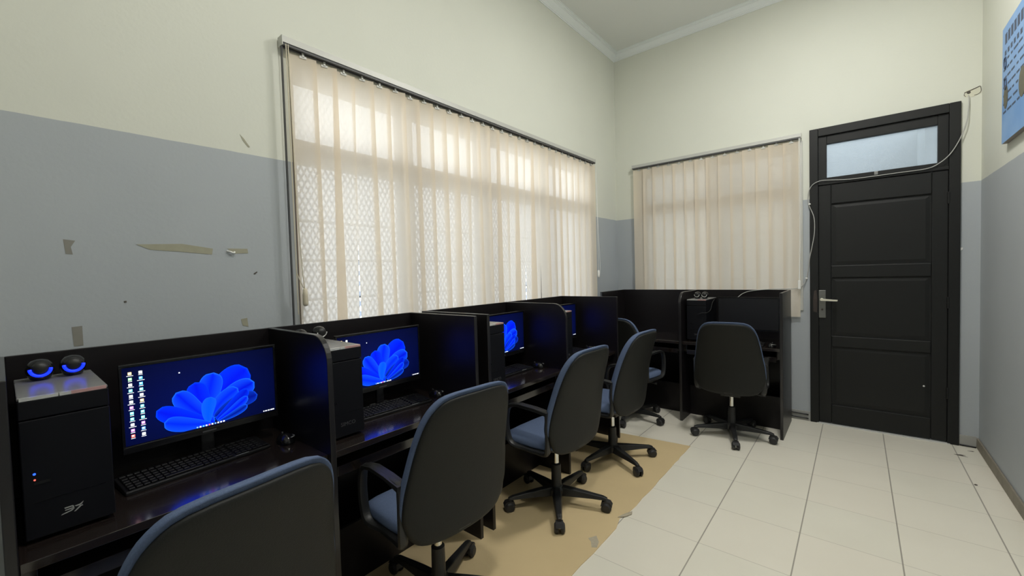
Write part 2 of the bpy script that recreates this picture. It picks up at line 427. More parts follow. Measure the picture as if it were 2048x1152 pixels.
# ------------------------------------------------------------------ door
dr = struct(thing('door_1', '', 'door', (0, 0, 0)), 'black panelled wooden door with glazed transom and steel lever handle', 'door')
b = MB()
b.box(1.850, 1.912, -.022, .10, 0, 2.605); b.box(2.716, 2.778, -.022, .10, 0, 2.605)
b.box(1.912, 2.716, -.022, .10, 2.535, 2.605); b.box(1.912, 2.716, -.022, .10, 2.110, 2.135)
b.build('door_frame', M['door'], dr, bevel=.004)
b = MB(); ty0, ty1 = -.004, .04
b.box(1.912, 1.972, ty0, ty1, 2.135, 2.535); b.box(2.656, 2.716, ty0, ty1, 2.135, 2.535)
b.box(1.972, 2.656, ty0, ty1, 2.135, 2.172); b.box(1.972, 2.656, ty0, ty1, 2.462, 2.535)
b.build('transom_sash', M['door'], dr, bevel=.003)
MB().box(1.972, 2.656, .016, .020, 2.172, 2.462).build('transom_pane', M['transom'], dr)
MB().box(2.285, 2.31, -.016, -.004, 2.14, 2.168).build('transom_catch', M['plate'], dr, bevel=.002)
b = MB(); y0, y1 = -.012, .03; X0, X1 = 1.912, 2.716
P3 = [(.18, .695), (.79, 1.30), (1.405, 1.94)]
px0, px1 = 2.002, 2.625
b.box(X0, px0, y0, y1, .012, 2.108); b.box(px1, X1, y0, y1, .012, 2.108)
zs = [.012] + [q for p in P3 for q in p] + [2.108]
for i in range(0, len(zs), 2): b.box(px0, px1, y0, y1, zs[i], zs[i + 1])
b.build('door_leaf', M['door'], dr, bevel=.006)
for (a, c) in P3:
    b = MB(); g = .010; q = .034
    def fr(x, z, ins, y): return [(x[0] + ins, y, z[0] + ins), (x[1] - ins, y, z[0] + ins), (x[1] - ins, y, z[1] - ins), (x[0] + ins, y, z[1] - ins)]
    xs, zz = (px0, px1), (a, c)
    rings = [fr(xs, zz, -.001, .003), fr(xs, zz, g, .003), fr(xs, zz, q, -.001)]
    vs = sum(rings, [])
    fs = [(i * 4 + k, i * 4 + (k + 1) % 4, i * 4 + 4 + (k + 1) % 4, i * 4 + 4 + k) for i in range(2) for k in range(4)] + [(8, 9, 10, 11)]
    b.add(vs, fs); b.box(px0, px1, .006, .02, a, c); b.build('door_panel', M['door'], dr)
hp = MB().box(1.913, 1.963, -.019, -.012, .946, 1.19).build('handle_plate', M['plate'], dr, bevel=.002); hp['label'] = 'dull steel handle plate'
b = MB(); b.lathe([(.009, -.05), (.012, -.046), (.012, -.02), (.014, -.0195)], 12, 'y', (1.935, 0, 1.107))
b.prism([(1.925, 1.099), (1.945, 1.097), (2.045, 1.095), (2.048, 1.107), (1.945, 1.116), (1.925, 1.116)], 1, -.058, -.044)
o = b.build('lever', M['lever'], dr, bevel=.003); o['label'] = 'cream coloured lever'
MB().lathe([(.006, -.0235), (.008, -.0225), (.008, -.0195)], 10, 'y', (1.938, 0, 1.02)).build('keyhole', M['rust'], dr)
MB().prism([(1.876, 1.0), (1.900, .99), (1.903, 1.10), (1.898, 1.19), (1.880, 1.185), (1.873, 1.1)], 1, -.0245, -.0222).build('old_lock_scar', M['rust'], dr)
b = MB()
for z in (.35, 1.05, 1.85): b.lathe([(.008, 0), (.009, .004), (.009, .086), (.008, .09)], 10, 'z', (2.716, -.016, z))
b.build('hinges', M['door'], dr)
MB().box(1.90, 2.73, -.035, .06, 0, .006).build('threshold', mat('pale_threshold', (.6, .6, .57), .5), dr)

# ------------------------------------------------------------------ vertical blinds
def slat_mesh(h):
    b = MB(); n = 8; wd = .127; m = 10; vs = []
    for j in range(m + 1):
        for i in range(n + 1):
            u = -wd / 2 + wd * i / n
            vs.append((u, .006 * (1 - (2 * u / wd) ** 2), -h * j / m))
    fs = [(j * (n + 1) + i, j * (n + 1) + i + 1, (j + 1) * (n + 1) + i + 1, (j + 1) * (n + 1) + i) for j in range(m) for i in range(n)]
    return b.add(vs, fs)
def blind(label, origin, rotz, length, first, pitch, count, ztop, h, flip, gaps, sway):
    """local x runs along the rail, local -y points into the room"""
    root = thing('vertical_blind', label, 'blind', origin, rotz)
    b = MB()
    b.box(0, length, -.022, .022, .010, .040, 0); b.box(.004, length - .004, -.018, -.006, -.002, .010, 1); b.box(.004, length - .004, .006, .018, -.002, .010, 1)
    b.box(.004, length - .004, -.006, .006, .004, .010, 1); b.box(-.004, 0, -.024, .024, -.004, .042, 0); b.box(length, length + .004, -.024, .024, -.004, .042, 0)
    b.build('headrail', [M['alu'], M['alud']], root)
    for fx in (.09, .5, .91):
        b = MB(); b.box(fx * length - .012, fx * length + .012, -.01, .0385, .040, .044); b.lathe([(.006, 0), (.007, .002), (.007, .004)], 10, 'z', (fx * length, 0, .043))
        b.build('mounting_bracket', M['white'], root)
    first_o = None
    rnd = random.Random(count)
    for i in range(count):
        x = first + pitch * i + rnd.uniform(-.003, .003)
        a = flip * (math.radians(11) + rnd.uniform(-.07, .07)) + (gaps.get(i, 0))
        dz = rnd.uniform(-.006, .004)
        if first_o is None:
            o = first_o = slat_mesh(h).build('slat', M['slat'], root, smooth=True)
            b = MB(); b.box(-.005, .005, -.003, .003, -.003, .016); b.box(-.016, .016, .0005, .0085, -.010, .001)
            hg = b.build('hanger', M['alu'], o)
        else:
            o = first_o.copy(); COL.objects.link(o); o.parent = root
            k = hg.copy(); COL.objects.link(k); k.parent = o
        o.location = (x, rnd.uniform(-.002, .002), ztop + dz); o.rotation_euler = (rnd.uniform(-.002, .002), rnd.uniform(-.003, .003) + sway.get(i, 0), a)
    return root
zr = 2.545
# left: rail from y=-3.70 to -.60 ; local +x -> world +y, local -y -> world +x
bl = blind('long cream vertical blind over the wide left-wall window', (.033, -3.71, zr), PI / 2, 3.11, .105, .109, 28, -.016, 1.58, -1, {2: .12, 4: .1, 10: -.1, 16: .1, 18: .12, 20: -.12}, {2: .019, 3: -.004, 7: .004, 10: .015, 11: -.004, 14: .016, 15: -.004, 16: .024, 17: -.008, 18: .023, 19: -.008, 21: -.006})
b = MB(); b.tube([(.010, -.030, 0), (.010, -.032, -.6), (.011, -.030, -1.30)], .0022, 6); b.tube([(.020, -.030, 0), (.024, -.034, -.7), (.038, -.034, -1.10), (.046, -.034, -1.18)], .0022, 6); b.tube([(.012, -.032, -1.1), (.030, -.034, -1.15), (.044, -.034, -1.18)], .0022, 6)
b.build('pull_cord', M['ivory'], bl)
b = MB(); b.lathe([(.006, 0), (.010, -.004), (.012, -.03), (.013, -.075), (.010, -.084), (.004, -.087)], 12, 'z', (.046, -.034, -1.175)); b.build('cord_weight', M['ivory'], bl, smooth=True)
MB().box(-.0025, .0025, -.010, .004, -1.58, .0).build('gap_shade_strip', M['alud'], bl)  # dark strip painting the shaded gap at the blind's near edge
b = MB(); b.tube([(3.106, -.026, 0), (3.110, -.030, -.6), (3.112, -.03, -1.13)], .002, 6); b.tube([(3.112, -.026, -.1), (3.125, -.03, -.7), (3.150, -.03, -1.05), (3.135, -.03, -1.17), (3.118, -.03, -1.16)], .002, 6, 5)
b.build('tilt_cord', M['white'], bl)
MB().lathe([(.005, 0), (.011, -.005), (.012, -.06), (.009, -.075), (.004, -.078)], 12, 'z', (3.112, -.03, -1.12)).build('white_cord_weight', M['white'], bl, smooth=True)
# back: local +x -> world +x
bb = blind('short cream vertical blind on the far wall left of the black door', (.225, -.040, zr), 0, 1.565, .070, .1092, 14, -.016, 1.58, 1, {3: -.12, 6: .1, 9: -.1}, {})
b = MB(); b.tube([(1.552, -.03, 0), (1.555, -.03, -.8), (1.550, -.03, -1.28)], .0022, 6); b.tube([(1.560, -.03, 0), (1.563, -.03, -.8), (1.553, -.03, -1.28)], .0022, 6)
b.build('pull_cord', M['white'], bb)
MB().box(1.540, 1.562, -.036, -.022, -1.345, -1.265).build('cord_weight', M['white'], bb, bevel=.004)
tr_ = MB().box(1.775, 1.800, -.016, 0, 1.005, 2.53).build('cable_trunking', M['alu'], bevel=.003)
tag(tr_, 'thin grey vertical cable trunking on the far wall between blind and door', 'trunking')

# ------------------------------------------------------------------ computer desks (carrels)
BL, BD, BH, BT = 1.61, .555, 1.197, .022
def bench(label, loc, rotz):
    r = thing('computer_desk', label, 'desk', loc, rotz, 'black two-seat computer desks with partitions')
    MB().box(BT, BL - BT, -.018, 0, .0, BH).build('back_panel', M['bench'], r, bevel=.0015)
    def side(x0, rounded):
        pts = [(0, 0), (-BD, 0)]
        if rounded:
            R = .105
            pts += [(-BD + R - R * math.cos(a), BH - R + R * math.sin(a)) for a in [PI / 2 * k / 8 for k in range(9)]]
        else: pts += [(-BD, BH)]
        pts += [(0, BH)]
        b = MB().prism(pts, 0, x0, x0 + BT); b.mi = [0, 0] + [1] * (len(b.f) - 2); b.build('partition', [M['bench'], M['edge']], r, bevel=.0025)
    side(0, False); side(BL - BT, False); side(BL / 2 - BT / 2, True)
    for k in range(2):
        xa = BT if k == 0 else BL / 2 + BT / 2; xb = BL / 2 - BT / 2 if k == 0 else BL - BT
        MB().box(xa, xb, -BD + .022, -.018, .715, .74).build('worktop', M['worktop'], r, bevel=.002)
        b = MB(); b.box(xa + .03, xb - .03, -BD + .062, -.12, .632, .650); b.box(xa + .03, xb - .03, -BD + .056, -BD + .064, .622, .662)
        b.box(xa, xa + .03, -BD + .075, -.1, .64, .715); b.box(xb - .03, xb, -BD + .075, -.1, .64, .715)
        b.build('keyboard_tray', M['worktop'], r, bevel=.0015)
        MB().box(xa, xb, -.30, -.282, .0, .28).build('foot_panel', M['bench'], r)
    return r
bench('black two-seat computer desk nearest the camera under the grey wall with tape marks', (.072, -4.642, 0), PI / 2)
bench('black two-seat computer desk under the far half of the long blind', (.072, -2.955, 0), PI / 2)
bench('black two-seat computer desk against the far wall beside the door', (.105, -.098, 0), 0)

# ------------------------------------------------------------------ monitors
SWd, SHt = .476, .268
def screen_mb():
    """the picture on the lit screens: abstract blue petals on navy, icons and a task bar"""
    b = MB(); cols = []
    S = SHt; eps = [0.0]
    def quad(x0, x1, z0, z1, c, y=None):
        y = eps[0] if y is None else y
        b.add([(x0, y, z0), (x1, y, z0), (x1, y, z1), (x0, y, z1)], [(0, 1, 2, 3)]); cols.extend([c] * 4)
    n = 12; W2, H2 = SWd / 2, SHt
    def bgc(x, z):
        d = math.hypot((x + .02) / .2, (z - .12) / .13); g = max(0, 1 - d * .55)
        return (.0002 + .0003 * g, .0008 + .0015 * g, .008 + .036 * g)
    nx, nz = 16, 9; vs = []; cc = []
    for j in range(nz + 1):
        for i in range(nx + 1):
            x, z = -W2 + SWd * i / nx, H2 * j / nz; vs.append((x, 0, z)); cc.append(bgc(x, z))
    b.add(vs, [(j * (nx + 1) + i, j * (nx + 1) + i + 1, (j + 1) * (nx + 1) + i + 1, (j + 1) * (nx + 1) + i) for j in range(nz) for i in range(nx)]); cols.extend(cc)
    def petal(bx, bz, ang, ln, wd, bend, cin, crim, layers=1):
        """leaf shape from a base point, bent sideways; colour runs from the axis to the rim"""
        for (sc, ci, co) in ((1.0, crim, crim), (.955, cin, tuple(.5 * p + .5 * q for p, q in zip(cin, crim)))):
            eps[0] -= .00012
            m = 22; L_, R_, C_ = [], [], []
            for k in range(m + 1):
                t = k / m
                hw = wd * sc * .62 * (t ** .55) * max(0, 1 - t ** 5) ** .5
                tt = (.5 + (t - .5) * sc) * ln
                a = ang + bend * (t - .15)
                ax = bx + math.cos(ang + bend * t * .5) * tt; az = bz + math.sin(ang + bend * t * .5) * tt
                nxn, nzn = -math.sin(a), math.cos(a)
                cl = lambda p: (max(-W2, min(W2, p[0])), eps[0], max(.004, min(H2, p[1])))
                L_.append(cl((ax + nxn * hw, az + nzn * hw))); R_.append(cl((ax - nxn * hw, az - nzn * hw))); C_.append(cl((ax, az)))
            vs = L_ + C_ + R_; q = m + 1
            fs = [(k, q + k, q + k + 1, k + 1) for k in range(m)] + [(q + k, 2 * q + k, 2 * q + k + 1, q + k + 1) for k in range(m)]
            b.add(vs, fs); cols.extend([co] * q + [ci] * q + [co] * q)
    D = (.0, .004, .46); E_ = (.0, .026, .55); F_ = (.004, .07, .62); K = (.0, .003, .16); KR = (.002, .03, .34)
    # base x, base z, angle, length, width, bend, colours
    P_ = [(-.01, .03, 66, .225, .120, -.62, D, E_), (.0, .03, 92, .175, .085, -.35, (.0, .008, .48), F_), (.0, .02, 57, .200, .085, -.75, (.0, .003, .40), F_),
          (.01, .02, 118, .165, .075, -.40, D, E_), (.0, .015, 70, .150, .062, -.8, (.0, .010, .50), F_),
          (.02, .015, 140, .180, .070, -.35, (.0, .006, .46), F_), (.02, .012, 160, .195, .066, -.25, D, E_), (.0, .012, 98, .100, .05, -.5, (.0, .05, .58), F_),
          (.01, .010, 172, .150, .058, -.30, (.0, .012, .5), F_),
          (.015, .03, 34, .165, .062, -.55, K, KR), (.02, .02, 30, .150, .046, .30, (.0, .004, .36), E_), (.025, .015, 22, .130, .036, .35, D, F_), (.03, .01, 12, .110, .030, .30, K, F_)]
    for (bx_, bz_, a, l, wd, bd, ci, cr) in P_: petal(bx_, bz_, math.radians(a), l, wd, bd, ci, cr)
    rnd = random.Random(5); eps[0] -= .0003
    pal = [(.1, .45, .9), (.9, .15, .12), (.75, .8, .85), (.2, .7, .75), (.85, .6, .3), (.15, .35, .9), (.6, .25, .7), (.8, .85, .8), (.3, .8, .35)]
    for cx in (-.218, -.190):
        for k in range(12):
            z = .248 - k * .0196; c = pal[rnd.randrange(len(pal))]
            quad(cx - .0048, cx + .0048, z - .0048, z + .0048, c)
            quad(cx - .003, cx + .002, z - .001, z + .003, (.85, .9, .95), eps[0] - .0001)
            wdt = rnd.uniform(.005, .010); quad(cx - wdt, cx + wdt, z - .0090, z - .0072, (.62, .65, .7))
    for k in range(10):
        quad(-.040 + k * .0095, -.0345 + k * .0095, .0045, .0095, (pal[rnd.randrange(len(pal))], (.85, .9, .95))[k % 2])
    for (x0, x1) in ((.190, .194), (.197, .204), (.207, .214), (.217, .232)): quad(x0, x1, .0045, .0085, (.75, .78, .8))
    quad(-.085, -.081, .222, .226, (.8, .85, .9))
    return b, cols
def build_screen(parent):
    b, cols = screen_mb()
    me = bpy.data.meshes.new('screen'); me.from_pydata(b.v, [], b.f); me.update(); me.materials.append(M['screen'])
    at = me.color_attributes.new('Col', 'FLOAT_COLOR', 'POINT')
    for i, c in enumerate(cols): at.data[i].color = (*c, 1)
    o = bpy.data.objects.new('screen', me); COL.objects.link(o); o.parent = parent
    return o
MW, MZ0, MZ1 = .492, .097, .402     # monitor outer width and housing heights above the desk
def monitor(label, loc, rotz, lit):
    r = thing('monitor', label, 'monitor', loc, rotz, 'black desktop monitors in the carrels')
    b = MB(); b.box(-MW / 2, MW / 2, 0, .012, MZ0, MZ1); b.box(-MW / 2 + .05, MW / 2 - .05, .012, .034, MZ0 + .03, MZ1 - .06)
    b.build('housing', M['gloss'], r, bevel=.003)
    b = MB(); zb = MZ0 + .022; zt = MZ1 - .008; hw = SWd / 2
    b.box(-MW / 2, MW / 2, -.006, 0, MZ0, zb); b.box(-MW / 2, MW / 2, -.006, 0, zt, MZ1)
    b.box(-MW / 2, -hw, -.006, 0, zb, zt); b.box(hw, MW / 2, -.006, 0, zb, zt)
    b.build('bezel', M['gloss'], r, bevel=.0012)
    if lit:
        s = build_screen(r); s.location = (0, -.001, zb + (zt - zb - SHt) / 2)
    else:
        MB().box(-hw, hw, -.002, 0, zb, zt).build('screen', mat('blank_screen', (.012, .012, .014), .3), r)
    MB().box(-.022, .022, -.0066, -.006, MZ0 + .008, MZ0 + .013).build('badge', M['dgrey'], r)
    b = MB(); b.box(-.022, .022, .020, .036, .012, .19); b.build('neck', M['gloss'], r, bevel=.004)
    b = MB()
    for sgn in (-1, 1): b.tube([(0, .030, .010), (sgn * .06, -.01, .009), (sgn * .125, -.075, .006)], [.010, .0075, .0055], 8, 4)
    b.tube([(-.05, .045, .008), (.05, .045, .008)], .007, 8)
    b.build('foot', M['gloss'], r)
    return r
zt_ = .74
mon = monitor('lit monitor with two columns of desktop icons in the nearest carrel', (.252, -4.134, zt_), PI / 2, True)
dup(mon, (.262, -3.378, zt_), PI / 2, 'lit monitor partly hidden by the second tower, far seat of the nearest desk')
dup(mon, (.275, -2.428, zt_), PI / 2, 'lit monitor mostly hidden behind the third tower along the left wall')
dup(mon, (.262, -1.665, zt_), PI / 2, 'lit monitor showing only a sliver in the last carrel along the left wall')
monitor('switched-off black monitor in the carrel beside the door', (1.412, -.36, zt_), 0, False)

# ------------------------------------------------------------------ tower PCs
TW, TD, TH = .172, .36, .387
def tower(label, loc, rotz, mark, leds):
    r = thing('tower_computer', label, 'computer tower', loc, rotz, 'black tower computers on the desks')
    MB().box(-TW / 2, TW / 2, .012, TD, .008, TH - .008).build('case', M['case'], r, bevel=.002)
    b = MB(); b.box(-TW / 2, TW / 2, -.006, .012, .012, TH - .060); b.box(-TW / 2, TW / 2, -.006, .012, TH - .057, TH - .008)
    b.build('front_panel', M['case'], r, bevel=.0025)
    MB().box(-TW / 2, TW / 2, .006, TD, TH - .008, TH).build('lid', M['lid_sheen'], r, bevel=.002)
    b = MB(); b.box(-TW / 2 + .004, -.012, -.006, .006, TH - .008, TH, 0); b.box(-.010, .012, -.006, .006, TH - .008, TH, 0); b.box(.012, TW / 2 - .004, -.006, .006, TH - .008, TH, 1)
    b.build('front_edge_glint', [M['edge_glint'], M['red_glint']], r)  # strips stand in for reflections on the tower's top front edge
    b = MB()
    for sx in (-1, 1):
        for y in (.03, TD - .03): b.lathe([(.010, 0), (.012, .008)], 10, 'z', (sx * (TW / 2 - .02), y, 0))
    b.build('foot_pads', M['caster'], r)
    b = MB(); b.box(-TW / 2 + .018, TW / 2 - .018, -.0072, -.006, TH * .28, TH * .283); b.box(-TW / 2 + .02, -TW / 2 + .05, -.0072, -.006, TH * .40, TH * .42)
    b.build('front_grooves', M['gloss'], r)
    if mark == 'flame':
        b = MB(); s = .0105; o = (.002, .062); yy = (-.0078, -.006)
        Q = lambda pts: b.prism([(o[0] + p * s, o[1] + q * s) for p, q in pts], 1, *yy)
        Q([(-1.6, .95), (-.1, 1.0), (.15, .75), (-1.5, .7)]); Q([(-1.5, .35), (0, .45), (.1, .2), (-1.5, .12)])
        Q([(-2.2, -.75), (-.3, -.35), (.2, .1), (.1, .75), (-.15, .75), (-.15, .15), (-.6, -.15), (-2.1, -.55)])
        Q([(.1, -.75), (.4, -.75), (1.5, .2), (1.8, .2), (1.7, .4), (1.2, .4)]); Q([(.3, .7), (1.2, .8), (1.9, 1.3), (1.6, .7), (1.2, .5), (.5, .5)])
        b.build('emblem', M['grey'], r)
    elif mark:
        vs, fs = text_mesh(mark, .022)
        b = MB(); b.add([(x + .012, -.0064 - z, y + .062) for x, y, z in vs], fs); b.build('lettering', M['dgrey'], r)
    if leds:
        MB().lathe([(.0025, -.0085), (.003, -.006)], 8, 'y', (-TW / 2 + .022, 0, TH * .475)).build('power_light', M['ledb'], r)
        MB().lathe([(.0018, -.0085), (.0022, -.006)], 8, 'y', (-TW / 2 + .022, 0, TH * .435)).build('disk_light', M['ledr'], r)
    return r
tower('black tower computer at the left edge carrying the blue-lit speakers', (.500, -4.520, zt_), PI / 2, 'flame', True)
t2 = tower('black tower computer with sheen-greyed lid against the first rounded partition', (.505, -3.722, zt_), PI / 2, 'SIMCO', False)
dup(t2, (.550, -2.818, zt_), PI / 2, 'black tower computer third along the left wall, right after the double partition')
dup(t2, (.525, -2.008, zt_), PI / 2, 'black tower computer fourth along the left wall, behind the second rounded partition')
dup(t2, (1.028, -.545, zt_), 0, 'black tower computer topped by two small speakers at the far wall')

# ------------------------------------------------------------------ speakers
def speaker(label, loc, rotz, lit, group):
    r = thing('desktop_speaker', label, 'speaker', loc, rotz, group)
    prof = [(.0001, 0), (.018, 0), (.021, .003), (.026, .012), (.031, .026), (.031, .036), (.027, .050), (.018, .060), (.006, .064), (.0001, .064)]
    MB().lathe(prof, 20).build('body', M['gloss'], r, smooth=True)
    b = MB(); b.lathe([(.004, -.037), (.014, -.034), (.019, -.029), (.021, -.022)], 20, 'y', (0, 0, .038)); b.build('driver', M['cable'], r, smooth=True)
    b = MB(); b.tube([(.022 * math.cos(a), -.031 - .002 * math.sin(a), .038 + .022 * math.sin(a)) for a in [PI + PI * k / 14 for k in range(15)]], .0042 if lit else .0028, 8)
    b.build('ring', M['led'] if lit else M['silver'], r, smooth=True)
    return r
zl = zt_ + TH
g1 = 'blue-lit speakers on the nearest tower'; g2 = 'speakers on the second tower'; g3 = 'speakers on the far wall tower'
s0 = speaker('blue-glowing round speaker on the nearest tower, left of its pair', (.215, -4.552, zl), PI / 2, True, g1)
dup(s0, (.205, -4.480, zl), PI / 2, 'blue-glowing round speaker on the nearest tower, right of its pair')
s1 = speaker('unlit black speaker on the second tower behind the rounded partition', (.235, -3.770, zl), PI / 2, False, g2)
dup(s1, (.200, -3.668, zl), PI / 2, 'unlit black speaker with silver ring peeking over the first rounded partition')
dup(s1, (1.000, -.40, zl), 0, 'small black speaker on the far wall tower, left of its pair', g3)
dup(s1, (1.066, -.40, zl), 0, 'small black speaker on the far wall tower, right of its pair', g3)

# ------------------------------------------------------------------ keyboards and mice
def keyboard(label, loc, rotz):
    r = thing('keyboard', label, 'keyboard', loc, rotz, 'black keyboards on the desks')
    b = MB(); b.prism([(-.072, 0), (.072, 0), (.072, .020), (.062, .022), (-.066, .013), (-.072, .010)], 0, -.222, .222)
    b.build('base', M['key'], r, bevel=.003)
    b = MB()
    for row in range(6):
        y = .050 - row * .0205 - (0 if row == 0 else .004); z = .0135 + (y + .066) / .128 * .009
        x = -.212; rr = random.Random(row)
        while x < .212:
            wd = .0165
            if row == 5 and -.13 < x < -.06: wd = .11
            if -.212 + .30 < x < -.212 + .31 or .135 < x < .137: x += .008; continue
            if x + wd > .2135: break
            b.box(x, x + wd, y - .0085, y + .0085, z, z + .0055)
            x += wd + .0026
    o = b.build('keycaps', M['key'], r, bevel=.0012, seg=1); o['kind'] = 'stuff'
    MB().box(.10, .135, .062, .0635, .0215, .0222).build('badge', M['grey'], r)
    b = MB(); b.box(.095, .14, -.0715, -.0695, .0125, .0138); b.build('palm_logo', M['grey'], r)
    return r
k0 = keyboard('black keyboard in front of the icon-filled monitor, nearest seat', (.290, -4.180, zt_), PI / 2 + .08)
dup(k0, (.325, -3.39, zt_), PI / 2 - .06, 'black keyboard beside the second tower on the nearest desk')
dup(k0, (.340, -2.480, zt_), PI / 2, 'black keyboard beside the third tower along the left wall')
dup(k0, (.330, -1.690, zt_), PI / 2, 'black keyboard in the last carrel along the left wall')
dup(k0, (1.345, -.53, zt_), 0, 'black keyboard in the carrel beside the door')
def mouse(label, loc, rotz):
    r = thing('computer_mouse', label, 'mouse', loc, rotz, 'black mice on the desks')
    b = MB(); n, m = 20, 8; vs = []
    for j in range(m + 1):
        ph = PI / 2 * j / m
        for k in range(n):
            a = 2 * PI * k / n
            vs.append((.031 * math.cos(a) * math.cos(ph) * (1 - .12 * math.sin(a)), .053 * math.sin(a) * math.cos(ph), .004 + .034 * math.sin(ph) * (1 - .25 * math.sin(a) * math.cos(ph))))
    vs += [(v[0] * .95, v[1] * .95, 0) for v in vs[:n]]
    fs = [(j * n + k, j * n + (k + 1) % n, (j + 1) * n + (k + 1) % n, (j + 1) * n + k) for j in range(m) for k in range(n)]
    q = (m + 1) * n; fs += [(k, (k + 1) % n, q + (k + 1) % n, q + k) for k in range(n)] + [tuple(range(q, q + n))]
    b.add(vs, fs); b.build('shell', M['gloss'], r, smooth=True)
    b = MB(); b.tube([(.0325 * math.cos(a) * .93, -.004 + .046 * math.sin(a), .022 - .008 * math.sin(a)) for a in [-1.45 + 1.9 * k / 10 for k in range(11)]], .0022, 6); b.build('silver_band', M['silver'], r)
    b = MB(); b.lathe([(.006, -.003), (.007, -.002), (.007, .002), (.006, .003)], 12, 'x', (0, .028, .031)); b.build('scroll_wheel', M['caster'], r)
    return r
m0 = mouse('black mouse beside the nearest keyboard, against the first rounded partition', (.330, -3.893, zt_), PI / 2)
dup(m0, (.345, -3.092, zt_), PI / 2, 'black silver-banded mouse at the right end of the second keyboard')
dup(m0, (.408, -2.205, zt_), PI / 2, 'black mouse beside the third keyboard along the left wall')
dup(m0, (.395, -1.425, zt_), PI / 2, 'black mouse in the last carrel along the left wall')
dup(m0, (1.628, -.565, zt_), 0, 'black mouse in the carrel beside the door')

# ------------------------------------------------------------------ office chairs
def smooth_closed(pts, n):
    m = len(pts); q = []
    for i in range(m):
        p0, p1, p2, p3 = [Vector(pts[(i + k) % m]) for k in (-1, 0, 1, 2)]
        for k in range(n):
            t = k / n
            q.append(.5 * ((2 * p1) + (p2 - p0) * t + (2 * p0 - 5 * p1 + 4 * p2 - p3) * t * t + (3 * p1 - p0 - 3 * p2 + p3) * t ** 3))
    return q
BH_ = .595
half = [(0, 0), (.115, .004), (.188, .020), (.228, .052), (.252, .105), (.262, .150), (.256, .235), (.244, .310), (.232, .390), (.222, .445), (.207, .505), (.180, .556), (.128, .589), (0, .595)]
BO = smooth_closed([(u, v) for u, v in half] + [(-u, v) for u, v in half[-2:0:-1]], 3)
BZ = .395
def dback(u, v):
    t = v / BH_
    return .175 - .012 * t + .141 * t ** 2 - .386 * u * u
def pad(outline, ctr, front, back, rings, rim):
    """closed pad from an outline; front(s,u,v), back(s,u,v) give depth for scale s"""
    b = MB(); n = len(outline); vs = []; fs = []
    def add_side(fn, flip):
        base = len(vs)
        for s in rings:
            for p in outline:
                u, v = ctr[0] + s * (p[0] - ctr[0]), ctr[1] + s * (p[1] - ctr[1])
                vs.append(fn(s, u, v))
        vs.append(fn(0, *ctr)); c = len(vs) - 1
        for j in range(len(rings) - 1):
            for k in range(n): fs.append((base + j * n + k, base + j * n + (k + 1) % n, base + (j + 1) * n + (k + 1) % n, base + (j + 1) * n + k))
        l = base + (len(rings) - 1) * n
        for k in range(n): fs.append((l + k, l + (k + 1) % n, c))
        return base
    a = add_side(front, False); d = add_side(back, True)
    for k in range(n): fs.append((a + k, a + (k + 1) % n, d + (k + 1) % n, d + k))
    return b.add(vs, fs)
RG = [1, .985, .96, .92, .82, .66, .45, .22]
